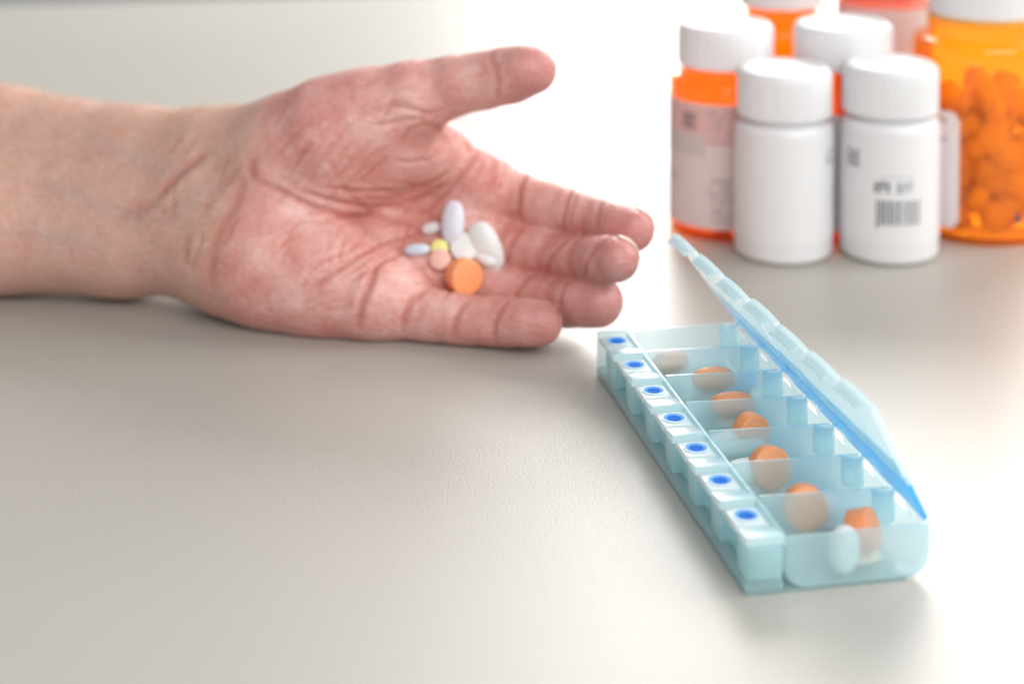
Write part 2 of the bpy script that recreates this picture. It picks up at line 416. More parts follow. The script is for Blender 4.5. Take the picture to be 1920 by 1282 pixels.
CREASES += fine_lines(26, 520, 740, 210, 370, 48, 10, 46, .34, 1)          # across the ball of the thumb
CREASES += fine_lines(18, 560, 800, 330, 420, -8, 14, 60, .36, 2)          # along the thumb fold
CREASES += fine_lines(22, 480, 700, 430, 590, 38, 22, 44, .30, 3)          # heel of the hand
CREASES += fine_lines(16, 720, 900, 380, 540, 30, 28, 40, .32, 4)          # hollow
CREASES += fine_lines(14, 690, 880, 150, 240, 12, 14, 34, .34, 5)          # thumb root
CREASES += fine_lines(14, 860, 960, 300, 430, 62, 16, 34, .30, 6)
CREASES += fine_lines(12, 300, 460, 240, 520, 62, 16, 46, .26, 7, 1.2)     # wrist
RIDGES = [([(398, 296), (368, 318), (340, 344), (312, 372), (290, 392)], 2.4, .9), ([(540, 352), (600, 380), (660, 396)], 1.6, .3), ([(790, 256), (810, 262), (818, 285), (800, 310)], 4.0, .8)]
VEINS = [([(150, 240), (260, 300), (330, 322), (400, 300)], 3.4), ([(60, 330), (150, 370), (230, 400), (310, 412)], 3.4), ([(310, 412), (350, 380), (420, 340)], 3.0), ([(20, 420), (120, 450), (200, 460)], 3.5)]

def project_lines(lines):
    allp, span = [], []
    for line in lines:
        pts = []
        for (x0, y0), (x1, y1) in zip(line[:-1], line[1:]):
            k = max(1, int(math.hypot(x1 - x0, y1 - y0) / 14))
            for i in range(k): pts.append((x0 + (x1 - x0) * i / k, y0 + (y1 - y0) * i / k))
        pts.append(line[-1]); span.append((len(allp), len(allp) + len(pts))); allp += pts
    P, ok = hit_many(allp)
    return [P[a:b][ok[a:b]] for a, b in span]
def line_dist(V, pts, reach):
    P = np.array(pts); d = np.full(len(V), 1e3); lo, hi = P.min(0) - reach, P.max(0) + reach
    sel = np.where(((V > lo) & (V < hi)).all(1))[0]
    if len(sel) == 0: return d, np.zeros(len(V))
    v = V[sel]; best = np.full(len(sel), 1e3); tt = np.zeros(len(sel)); m = len(P) - 1
    for i in range(m):
        ba = P[i + 1] - P[i]; L2 = ba @ ba
        if L2 < 1e-9 or L2 > 400: continue
        t = np.clip(((v - P[i]) @ ba) / L2, 0, 1); dd = np.linalg.norm(v - P[i] - t[:, None] * ba, axis=1)
        u = dd < best; best[u] = dd[u]; tt[u] = (i + t[u]) / m
    d[sel] = best; T = np.zeros(len(V)); T[sel] = tt; return d, T
def sstep(a, b, x): t = np.clip((x - a) / (b - a), 0, 1); return t * t * (3 - 2 * t)

def build_hand():
    allp = [c for ch, _ in PALMQ + FINGQ for c in ch]
    lo = np.min([c[0] - c[1] for c in allp], 0) - 3; hi = np.max([c[0] + c[1] for c in allp], 0) + 3
    lo[0] = at_depth(-200, 340, 770)[0]
    V, F = surface_nets(lo, hi, .85)
    for _ in range(2): V = V - sdf_grad(V) * sdf(V)[:, None] * .9
    nor = sdf_grad(V)
    crease = np.zeros(len(V)); disp = np.zeros(len(V)); vein = np.zeros(len(V))
    PL = project_lines([c[0] for c in CREASES + RIDGES + VEINS]); nc, nr_ = len(CREASES), len(RIDGES)
    for (line, w, dep), pts in zip(CREASES, PL):
        if dep < .36: dep *= 1.5
        if len(pts) < 2: continue
        d, T = line_dist(V, pts, w * 4); fade = np.clip(np.minimum(T, 1 - T) * 5 + .25, 0, 1)
        g = np.exp(-(d / w) ** 2) * fade
        disp -= dep * g; disp += dep * .2 * np.exp(-((d - 2.1 * w) / (1.0 * w)) ** 2) * fade
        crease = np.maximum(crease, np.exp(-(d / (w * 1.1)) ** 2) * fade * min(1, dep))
    for (line, w, dep), pts in zip(RIDGES, PL[nc:]):
        d, T = line_dist(V, pts, w * 4); disp += dep * np.exp(-(d / w) ** 2) * np.clip(np.minimum(T, 1 - T) * 4, 0, 1)
    for (line, w), pts in zip(VEINS, PL[nc + nr_:]):
        d, T = line_dist(V, pts, w * 4); g = np.exp(-(d / w) ** 2) * np.clip(np.minimum(T, 1 - T) * 4, 0, 1); vein = np.maximum(vein, g); disp += .25 * g
    V = V + nor * disp[:, None]
    # rest on the table: whatever would sink below is pressed flat
    low = V[:, 2] < .25; V[low, 2] = .25 - .02 * (V[low, 2] - .25) * 0
    px, py, _ = proj(V)
    edge = np.interp(py, [200, 300, 340, 400, 450, 500, 560], [500, 478, 462, 425, 405, 393, 400])
    npalm = nrm(-V_FWD * .9 + V_UP * .35)
    face = sstep(-.15, .45, nor @ npalm); along = sstep(-48, 50, px - edge)
    palm = along * np.maximum(face, sstep(700, 860, px) * .85)
    tip = np.zeros(len(V))
    for fi, (ch, _) in enumerate(FINGQ):
        tip = np.maximum(tip, 1 - sstep(ch[-1][1] * .9, ch[-1][1] * 1.5, cone(V, (ch[-1][0], 0), (ch[-2][0] * .8 + ch[-1][0] * .2, 0))))
        if fi: tip = np.maximum(tip, .6 * (1 - sstep(ch[-2][1] * .9, ch[-2][1] * 1.5, cone(V, (ch[-2][0], 0), (ch[-3][0] * .8 + ch[-2][0] * .2, 0)))))
    for ch, _ in FINGQ: tip = np.maximum(tip, .45 * (1 - sstep(5, 12, np.linalg.norm(V - ch[2][0], axis=1))))
    for fi, (ch, _) in enumerate(FINGQ[1:]): tip = np.maximum(tip, .38 * (1 - sstep(ch[1][1] * .9, ch[1][1] * 1.5, cone(V, (ch[1][0], 0), (ch[2][0], 0)))))  # rest of each finger darkened too: shading put into the colour
    me = mesh_np('hand', V, F, M_SKIN)
    for nme, arr in (('palm', palm), ('crease', crease), ('tip', tip), ('vein', vein)):
        a = me.attributes.new(nme, 'FLOAT', 'POINT'); a.data.foreach_set('value', arr.astype(np.float32))
    return obj('hand', me), V, nor
hand, HV, HN = build_hand()
tag(hand, 'bare open left hand and forearm lying palm up on the table, holding pills', 'hand')
hand.data.update()

# fingernails
def nail(tip, prev, dorsal_view, wid, length):
    d = nrm(tip[0] - prev[0]); dv = dorsal_view[0] * V_RIGHT + dorsal_view[1] * V_UP + dorsal_view[2] * V_FWD
    dn = nrm(dv - d * (dv @ d)); s = np.cross(d, dn); r = tip[1]; vs, fs = [], []
    na, nb = 12, 10
    for layer in (0, 1):
        for i in range(na + 1):
            for j in range(nb + 1):
                a = (i / na - .5) * 2; b = j / nb
                ang = a * wid / r; rr = r + .22 + .3 * b - layer * .5
                bb = (b - .66) * length + (1 - a * a) * (length * .10 if b > .5 else -length * .05)
                rad = dn * math.cos(ang) + s * math.sin(ang)
                if bb <= 0: vs.append(tip[0] + d * bb + rad * rr)
                else: q_ = bb / r; vs.append(tip[0] + (rad * math.cos(q_) + d * math.sin(q_)) * rr)
    st = nb + 1; off = (na + 1) * st
    for i in range(na):
        for j in range(nb):
            f = [i * st + j, i * st + j + 1, (i + 1) * st + j + 1, (i + 1) * st + j]; fs.append(f); fs.append([x + off for x in f[::-1]])
    rim = [i * st for i in range(na + 1)] + [na * st + j for j in range(1, nb + 1)] + [i * st + nb for i in range(na - 1, -1, -1)] + [j for j in range(nb - 1, 0, -1)]
    for a, b in zip(rim, rim[1:] + rim[:1]): fs.append([a, b, b + off, a + off])
    return obj('fingernail', mesh_np('fingernail', vs, fs, M_NAIL), hand)
nail(FINGQ[1][0][-1], FINGQ[1][0][-2], (.1, .5, .9), 6.4, 12)
nail(FINGQ[2][0][-1], FINGQ[2][0][-2], (.62, .62, .45), 6.8, 13.5)
nail(FINGQ[3][0][-1], FINGQ[3][0][-2], (.35, .05, .95), 6.6, 13)
nail(FINGQ[4][0][-1], FINGQ[4][0][-2], (.0, -.35, .95), 5.6, 11)
nail(FINGQ[0][0][-1], FINGQ[0][0][-2], (.0, -.05, 1.0), 7.0, 12)

# fine hair on the forearm
def arm_hair():
    px, py, _ = proj(HV); sel = np.where((px > -40) & (px < 430) & (HN @ V_UP > .05) & (HV[:, 2] > 15))[0]
    vs, fs = [], []
    for i in RNG.choice(sel, 950):
        p = HV[i]; n = HN[i]; t = nrm(np.array([.8, .1, .25]) + RNG.normal(0, .35, 3)); t = nrm(t - n * (t @ n) * .9 + n * .42)
        ln = RNG.uniform(4, 9.5); s = nrm(np.cross(t, n)); b = len(vs); r = .10
        for k in range(4):
            u = k / 3; c = p + t * ln * u - n * ln * .22 * u * u; w = r * (1 - .85 * u)
            for m in range(3):
                a = m * 2.094; vs.append(c + (s * math.cos(a) + np.cross(s, t) * math.sin(a)) * w)
        for k in range(3):
            for m in range(3): fs.append([b + k * 3 + m, b + k * 3 + (m + 1) % 3, b + k * 3 + 3 + (m + 1) % 3, b + k * 3 + 3 + m])
    o = obj('arm_hair', mesh_np('arm_hair', vs, fs, M_HAIR), hand); o['kind'] = 'stuff'
arm_hair()

# ------------------------------------------------------------------ pills
_pm = {}
def pill_mat(key, col, rough=.42):
    if key not in _pm: _pm[key] = principled('pill_' + key, col, rough, .45, sss=.12, sss_scale=.0015, noise_scale=500, amt=.05, bump=.18, bump_scale=1500)
    return _pm[key]
ORANGE = (.95, .36, .15); ORANGE2 = (.90, .33, .15); WHITE = (.80, .80, .79)
def disc_mesh(name, r, h, mat, dome=.18, bev=.5):
    e = bev; prof = [(.001, -h / 2 - dome * h)]
    for k in range(1, 5): t = k / 5; prof.append((r * t * .96, -h / 2 - dome * h * (1 - t * t)))
    prof += [(r - e, -h / 2), (r - e * .3, -h / 2 + e * .3), (r, -h / 2 + e), (r, h / 2 - e), (r - e * .3, h / 2 - e * .3), (r - e, h / 2)]
    for k in range(4, 0, -1): t = k / 5; prof.append((r * t * .96, h / 2 + dome * h * (1 - t * t)))
    prof.append((.001, h / 2 + dome * h))
    mb = MB(); rg = mb.lathe(prof, 40); o = mb.build(name, mat, auto=.9); return o
def oval_mesh(name, a, b, c, mat, nx=2.3, nz=2.2):
    """oblong tablet: superellipsoid with half axes a, b, c mm"""
    vs, fs = [], []; U, Wn = 40, 20
    def se(v, n): return math.copysign(abs(v) ** (2 / n), v)
    for i in range(Wn + 1):
        ph = -math.pi / 2 + math.pi * i / Wn
        for j in range(U):
            t = 2 * math.pi * j / U
            vs.append((a * se(math.cos(ph), nz) * se(math.cos(t), nx), b * se(math.cos(ph), nz) * se(math.sin(t), nx), c * se(math.sin(ph), nz)))
    for i in range(Wn):
        for j in range(U): fs.append([i * U + j, i * U + (j + 1) % U, (i + 1) * U + (j + 1) % U, (i + 1) * U + j])
    return obj(name, mesh_np(name, vs, fs, mat))
def orient(o, pos, z, x=None):
    z = nrm(z); x = np.array([1.0, 0, 0]) if x is None else np.asarray(x, float)
    x = nrm(x - z * (x @ z)); y = np.cross(z, x)
    o.matrix_world = Matrix(((x[0], y[0], z[0], pos[0] * MM), (x[1], y[1], z[1], pos[1] * MM), (x[2], y[2], z[2], pos[2] * MM), (0, 0, 0, 1)))
def view_vec(x, y, z=0): return x * V_RIGHT + y * V_UP - z * V_FWD      # z towards the viewer
G_HAND = 'pills lying in the open palm'
def in_palm(o, px, py, half, axis2d, tilt=None, lift=0.0, push=0.0):
    p = hit_hand(px, py); n = sdf_grad(p[None])[0] if tilt is None else nrm(tilt)
    nn = sdf_grad(p[None])[0]
    orient(o, p + nn * (half + lift), n, view_vec(*axis2d))
o = oval_mesh('oblong_tablet', 8.4, 4.5, 3.6, pill_mat('lavender', (.70, .70, .79))); in_palm(o, 853, 420, 3.2, (-.03, 1)); tag(o, 'pale lavender oblong tablet lying upright in the palm above the round white one', 'pill', G_HAND)
o = oval_mesh('oblong_tablet', 4.0, 2.3, 2.1, pill_mat('white', WHITE)); in_palm(o, 812, 434, 1.9, (1, 0)); tag(o, 'smallest white oblong tablet, left of the lavender tablet in the palm', 'pill', G_HAND)
o = oval_mesh('oblong_tablet', 5.0, 2.3, 2.1, pill_mat('ice', (.64, .75, .84))); in_palm(o, 784, 475, 1.9, (1, -.25)); tag(o, 'pale blue small oblong tablet at the left end of the palm pills', 'pill', G_HAND)
o = disc_mesh('round_tablet', 3.3, 2.4, pill_mat('yellow', (.80, .77, .28))); in_palm(o, 823, 470, 1.5, (1, 0), tilt=view_vec(0, .55, .85)); tag(o, 'tiny yellow round tablet between pale blue and white tablets', 'pill', G_HAND)
o = disc_mesh('round_tablet', 3.9, 2.4, pill_mat('pink', (.84, .50, .43))); in_palm(o, 823, 491, 1.9, (1, 0), tilt=view_vec(-.05, .45, .9), lift=.6); tag(o, 'small pink round tablet just below the yellow one in the palm', 'pill', G_HAND)
o = disc_mesh('round_tablet', 5.4, 3.6, pill_mat('white', WHITE)); in_palm(o, 865, 473, 2.4, (1, 0), tilt=view_vec(.05, .5, .86), lift=.4); tag(o, 'round white tablet at the centre of the palm pills', 'pill', G_HAND)
o = oval_mesh('oblong_tablet', 9.8, 5.7, 3.8, pill_mat('white', WHITE)); in_palm(o, 915, 460, 3.4, (.42, -.9)); tag(o, 'largest white oblong tablet, right of the other palm pills', 'pill', G_HAND)
o = oval_mesh('oblong_tablet', 5.2, 3.0, 2.4, pill_mat('white', WHITE)); in_palm(o, 906, 498, 2.6, (.5, -.85), lift=1.2); tag(o, 'small white tablet wedged between orange tablet and largest white tablet', 'pill', G_HAND)
o = disc_mesh('round_tablet', 6.7, 6.2, pill_mat('orange', ORANGE), dome=.06, bev=.7); in_palm(o, 866, 520, 4.6, (1, 0), tilt=view_vec(.52, .10, .85), lift=1.6); tag(o, 'thick round orange tablet standing on edge in the palm by the little finger', 'pill', G_HAND)

# ------------------------------------------------------------------ pill organizer
BA = nrm([-0.206, 0.979, 0]); BW = np.array([BA[1], -BA[0], 0]); BO = np.array([62.3, 485.0, 0])
LEN, WID, TOP, ST = 159.0, 52.6, 16.0, 11.6          # length, width, wall height, latch strip width
PITCH = LEN / 7
box = empty('pill_organizer', BO, math.atan2(BW[1], BW[0]))
tag(box, 'translucent aqua seven-compartment pill organizer with its row of lids open', 'pill organizer')
# trough: U-shaped shell open at the top
def u_outline(x0, x1, z0, z1, r, seg=8):
    pts = [(x0, z1)]
    for k in range(seg + 1): a = math.pi + (math.pi / 2) * k / seg; pts.append((x0 + r + r * math.cos(a), z0 + r + r * math.sin(a)))
    for k in range(seg + 1): a = 1.5 * math.pi + (math.pi / 2) * k / seg; pts.append((x1 - r + r * math.cos(a), z0 + r + r * math.sin(a)))
    pts.append((x1, z1)); return pts
outer = u_outline(ST - 1, WID, .9, 12.5, 6.2); inner = u_outline(ST, WID - 1.1, 2.0, 12.5, 5.4)
mb = MB(); n = len(outer)
vs = [(x, .8, z) for x, z in outer] + [(x, .8, z) for x, z in inner] + [(x, LEN - .8, z) for x, z in outer] + [(x, LEN - .8, z) for x, z in inner]
fs = []
for i in range(n - 1):
    fs += [[i, i + 1, 2 * n + i + 1, 2 * n + i], [n + i, 3 * n + i, 3 * n + i + 1, n + i + 1], [i, n + i, n + i + 1, i + 1], [2 * n + i, 2 * n + i + 1, 3 * n + i + 1, 3 * n + i]]
fs += [[0, 2 * n, 3 * n, n], [n - 1, 2 * n - 1, 4 * n - 1, 3 * n - 1]]
mb.poly(vs, fs); mb.build('trough', M_AQUA_WALL, box)
mb = MB(); mb.box(0, 46, 0, LEN, 0, .85, .35); mb.build('base', M_AQUA, box)
def plate(v0, v1, top, name, mat):
    mb = MB(); ol = u_outline(ST + .02, WID - .25 if name == 'end_wall' else WID - 1.15, 2.05 if name == 'divider' else .95, top, 5.3 if name == 'divider' else 6.0)
    if name == 'divider': ol[0] = (ol[0][0], top + 1.0)
    mb.prism(ol, lambda x, z: (x, v0, z), lambda x, z: (x, v1, z)); return mb.build(name, mat, box)
plate(0, .75, TOP - .7, 'end_wall', M_AQUA_WALL); plate(LEN - .75, LEN, TOP - .4, 'end_wall', M_AQUA_WALL)
for k in range(1, 7): plate(k * PITCH - .45, k * PITCH + .45, TOP - .5, 'divider', M_AQUA_WALL)
# left and right compartment walls above the trough
mb = MB(); mb.box(ST - 1.0, ST - .02, .8, LEN - .8, 12.52, TOP - .6, .2); mb.build('inner_wall', M_AQUA, box)
for k in range(7):
    v0 = k * PITCH
    mb = MB(); mb.box(WID - 1.1, WID, v0 + (.9 if k == 0 else 1.0), v0 + PITCH - 8.4, 12.52, TOP - .2, .25); mb.build('hinge_wall', M_AQUA_WALL, box)
    # hinge post: half tube standing on the near side of the next wall
    mb = MB(); c = (WID - 4.4, v0 + PITCH - .5); ro, ri = 3.4, 2.6; ol = []
    for t in range(13): a = math.pi + math.pi * t / 12; ol.append((c[0] + ro * math.cos(a), c[1] + ro * 1.25 * math.sin(a)))
    for t in range(12, -1, -1): a = math.pi + math.pi * t / 12; ol.append((c[0] + ri * math.cos(a), c[1] + ri * 1.25 * math.sin(a)))
    mb.prism(ol, lambda x, y: (x, y, 7.5), lambda x, y: (x, y, TOP - .1)); mb.build('hinge_post', M_AQUA, box)
# latch strip
mb = MB(); mb.box(0, ST - 1.05, .2, LEN - .2, .9, 3.8, .6); mb.build('foot_band', M_AQUA, box)
mb = MB(); mb.box(3.2, ST - 1.1, .5, LEN - .5, 3.85, 12.4, .5); mb.build('latch_core', M_AQUA, box)
for k in range(7):
    v0 = k * PITCH
    a, b = v0 + .3, v0 + 9.0
    mb = MB(); mb.box(.35, ST - 1.3, a, b, 3.9, 13.2, .9, 3); mb.build('latch_pillar', M_AQUA, box)
    mb = MB()                                                    # ledge: slopes up towards the near edge
    mb.box(.1, ST - .9, a - .1, b + .2, 13.25, 14.7, .5, 3, fn=lambda x, y, z: (x, y, z + (1.3 * (1 - (y - a) / (b - a)) if z > 14 else 0)))
    mb.build('latch_ledge', M_LEDGE, box)
    c0, c1 = b + 1.1, v0 + PITCH - .25
    mb = MB(); mb.box(.5, ST - 1.0, c0, c1 - .5, 12.5, 14.3, .8, 3)
    pad = mb.build('latch_pad', M_PAD, box)
    cx_, cy_ = (ST - .5) / 2, (c0 + c1) / 2
    mb = MB(); rg = mb.lathe([(3.85, 14.25), (3.9, 14.5), (3.7, 14.68), (3.35, 14.68)], 32, c=(cx_, cy_, 0)); mb.build('hole_rim', M_PAD, pad)
    mb = MB(); rg = mb.lathe([(3.38, 14.65), (3.0, 14.55), (2.2, 14.42)], 32, c=(cx_, cy_, 0)); mb.build('hole_wall', M_RING, pad)
    mb = MB(); rg = mb.lathe([(2.22, 14.44), (1.8, 14.38), (.01, 14.37)], 28, c=(cx_, cy_, 0)); mb.build('latch_hole', M_HOLE, pad)
mb = MB(); mb.box(.05, ST - .7, LEN - .6, LEN, .9, 16.2, .25); mb.build('strip_end', M_AQUA, box)
# lids
HS = 11.5
def lid_angle(v): return math.radians(63.0 - 9.5 * v / LEN)
for k in range(7):
    v0 = k * PITCH + .08; wv = PITCH - .16; hu, hz = WID - .6, TOP + .3; LL = 38.0 + 5.0 * ((k + .5) / 7) ** 2
    def F(s, v, t, hu=hu, hz=hz, dp=math.radians([.2, 0, -.1, .6, -.2, .1, -.2][k])):      # s from the hinge, t towards the inside face
        ph = lid_angle(v) + dp
        return (hu - s * math.cos(ph) - t * math.sin(ph), v, hz + s * math.sin(ph) - t * math.cos(ph))
    sag = 2.0; arc = [(LL - sag * abs(2 * i / 16 - 1) ** 2.4, v0 + wv * i / 16) for i in range(17)]
    ol = [(HS, v0 + wv), (HS, v0)] + arc
    mb = MB(); mb.prism(ol, lambda s, v: F(s, v, -.6), lambda s, v: F(s, v, 1.0)); lid = mb.build('lid', M_LID, box)
    sk = arc[2:-2] + [(s - 1.0, v) for s, v in arc[::-1][2:-2]]      # skirt along the curved free edge
    mb = MB(); mb.prism(sk, lambda s, v: F(s, v, 1.02), lambda s, v: F(s, v, 3.8)); mb.build('skirt', M_LID, lid)
    mb = MB(); mb.prism([(.4, v0 + .1), (HS - .05, v0), (HS - .05, v0 + wv), (.4, v0 + wv - .1)], lambda s, v: F(s, v, -.1), lambda s, v: F(s, v, 1.3)); mb.build('hinge_strip', M_BLUE, lid)
    mb = MB(); mb.prism([(HS, v0), (HS + 7, v0), (HS + 7, v0 + wv), (HS, v0 + wv)], lambda s, v: F(s, v, 1.02), lambda s, v: F(s, v, 1.25)); mb.build('step_band', M_SKY, lid)

def B(u, v, z): return BO + u * BW + v * BA + np.array([0, 0, z])
def bvec(u, v, z): return u * BW + v * BA + np.array([0, 0, z])
G_BOX = 'pills inside the organizer'
def comp(k): return (6 - k) * PITCH       # k = 0 far .. 6 near: v at the near wall of the compartment
NTH = ['far end', 'second from far end', 'third from far end', 'middle', 'fifth from far end', 'second from near end', 'near end']
UNDER = {}
def put(o, k, u, dv, z, zax, xax, label):
    orient(o, B(u, comp(k) + dv, z), bvec(*zax), bvec(*xax)); tag(o, label, 'pill', G_BOX)
    co = np.array([v.co for v in o.data.vertices]); M = np.array(o.matrix_basis); gap = ((co @ M[:3, :3].T + M[:3, 3])[:, 2].min()) / MM - 2.15
    if gap > 1.0:                                                   # it lies on another tablet, dimly seen through the walls
        n_ = UNDER[k] = UNDER.get(k, 0) + 1
        b = oval_mesh('oblong_tablet', 5.6, 4.4, gap / 2, pill_mat('cream', (.88, .80, .64)) if (k + n_) % 2 else pill_mat('white', WHITE))
        orient(b, B(u, comp(k) + dv, 2.12 + gap / 2), (0, 0, 1), bvec(1, .3, 0))
        tag(b, 'pale tablet dimly seen at the bottom %sof the compartment %s' % ('left ' if n_ == 1 and u < 30 else 'right ', NTH[k]), 'pill', G_BOX)
mo, mo2, mw = pill_mat('orange', ORANGE), pill_mat('russet', ORANGE2), pill_mat('white', WHITE)
put(oval_mesh('oblong_tablet', 6.5, 4.0, 3.0, mo), 0, 21.5, 5, 10.2, (0, -.3, 1), (1, .1, .1), 'orange tablet showing only its top in the far end compartment')
put(oval_mesh('oblong_tablet', 7.6, 4.6, 3.4, mo), 1, 29.5, 5.2, 12.0, (0, -.2, 1), (1, 0, .05), 'orange oval tablet in the second compartment from the far end')
put(oval_mesh('oblong_tablet', 5.0, 3.2, 2.6, pill_mat('lavender', (.70, .70, .79))), 1, 40, 4.6, 10.2, (0, 0, 1), (1, .2, 0), 'pale lavender tablet beside the orange one in the second far compartment')
put(oval_mesh('oblong_tablet', 7.6, 4.6, 3.4, mo2), 2, 28.5, 5.2, 12.4, (0, -.2, 1), (1, 0, .03), 'speckled orange oval tablet in the third compartment from the far end')
put(disc_mesh('round_tablet', 5.6, 5.0, mo, dome=.04), 3, 27.5, 7, 12.2, (.25, -1, .02), (1, 0, 0), 'orange tablet with a flat top, in the middle compartment')
put(oval_mesh('oblong_tablet', 9.0, 4.6, 3.2, mw), 3, 22, 6, 9.2, (0, -.2, 1), (1, 0, .15), 'white oblong tablet leaning left of the flat-topped orange one')
put(disc_mesh('round_tablet', 6.2, 5.0, mo, dome=.10), 4, 25.0, 6, 11.2, (.1, -1, .25), (1, 0, 0), 'round orange tablet standing on edge in the fifth compartment')
put(oval_mesh('oblong_tablet', 7.0, 4.2, 3.0, mw), 4, 18.6, 8, 10.0, (0, -.2, 1), (1, 0, .2), 'white tablet behind and left of the round standing orange one')
put(disc_mesh('round_tablet', 6.3, 5.0, mo, dome=.10), 5, 27.0, 5, 9.6, (-.1, -1, .15), (1, 0, 0), 'round orange tablet standing in the sixth compartment, second from near end')
put(oval_mesh('oblong_tablet', 5.6, 3.6, 3.0, mw), 5, 37, 8, 8.0, (0, -.2, 1), (1, .3, .1), 'white tablet right of the orange one, second compartment from near end')
put(disc_mesh('round_tablet', 5.6, 6.4, mo2, dome=.05), 6, 37.0, 9.5, 10.6, (.75, -.6, .35), (1, 0, 0), 'dark orange tablet tilted in the near end compartment')
put(oval_mesh('oblong_tablet', 6.4, 4.3, 3.6, mw), 6, 29.5, 4.6, 8.0, (.2, -1, .1), (.15, 0, 1), 'white oval tablet standing in the near end compartment')

# ------------------------------------------------------------------ bottles
def ribbed(nr, amp):
    return lambda r, z, a: r + amp * (1 if math.cos(nr * a) > 0 else -1) * .5
def make_cap(parent, r, z0, h, ribs=70, ring_top=True):
    mb = MB(); seg = ribs * 4; e = min(3.0, h * .16)
    prof = [(r - 1.2, z0), (r, z0 + .5), (r, z0 + h * .5), (r, z0 + h - e)]
    for k in range(1, 6): a = k / 5 * math.pi / 2; prof.append((r - e + e * math.cos(a), z0 + h - e + e * math.sin(a)))
    prof += [(r - e - 1.5, z0 + h - .05), (r - e - 2.2, z0 + h - .7), (r * .5, z0 + h - .75), (.01, z0 + h - .75)]
    def rf(rr, z, a):
        if rr >= r - .01 and z < z0 + h - e + .1: return rr + (.28 if math.cos(ribs * a) > 0 else -.12)
        return rr
    mb.lathe(prof, seg, rf)
    return mb.build('cap', M_CAP, parent, auto=.5)
def patch(r, a0, a1, z0, z1, thick=.14, corner=0.0, na=None):
    """curved sheet on a cylinder, as (verts, faces)"""
    na = na or max(2, int(abs(a1 - a0) / .06)); vs, fs = [], []
    for lay in (0, 1):
        rr = r + lay * thick
        for i in range(na + 1):
            t = i / na; a = a0 + (a1 - a0) * t; dx = min(t, 1 - t) * abs(a1 - a0) * r
            inset = 0 if corner <= 0 or dx >= corner else corner - math.sqrt(max(0, corner ** 2 - (corner - dx) ** 2))
            for z in (z0 + inset, z1 - inset): vs.append((rr * math.cos(a), rr * math.sin(a), z))
    m = 2 * (na + 1)
    for i in range(na):
        fs += [[2 * i, 2 * i + 1, 2 * i + 3, 2 * i + 2], [m + 2 * i, m + 2 * i + 2, m + 2 * i + 3, m + 2 * i + 1], [2 * i, 2 * i + 2, m + 2 * i + 2, m + 2 * i], [2 * i + 1, m + 2 * i + 1, m + 2 * i + 3, 2 * i + 3]]
    fs += [[0, m, m + 1, 1], [2 * na, 2 * na + 1, m + 2 * na + 1, m + 2 * na]]
    return vs, fs
def make_patch(name, parent, mat, r, a0, a1, z0, z1, **kw):
    mb = MB(); mb.poly(*patch(r, a0, a1, z0, z1, **kw)); return mb.build(name, mat, parent, auto=.5)
def marks(name, parent, mat, r, rects):
    """flat print: many small bars in one sheet of ink"""
    mb = MB()
    for a0, a1, z0, z1 in rects: mb.poly(*patch(r, a0, a1, z0, z1, thick=.03, na=2))
    return mb.build(name, mat, parent, auto=.5)
def print_rows(a0, a1, z0, rows, hgt, gap, dens=.62, rs=3):
    rnd = random.Random(rs); out = []
    for k in range(rows):
        a = a0; z = z0 - k * (hgt + gap)
        while a < a1:
            w = rnd.uniform(.012, .035)
            if rnd.random() < dens: out.append((a, min(a + w, a1), z, z + hgt * rnd.uniform(.7, 1)))
            a += w + rnd.uniform(.006, .018)
    return out
def facing(x, y): return math.atan2(-y, -x)          # angle on the bottle that looks at the camera

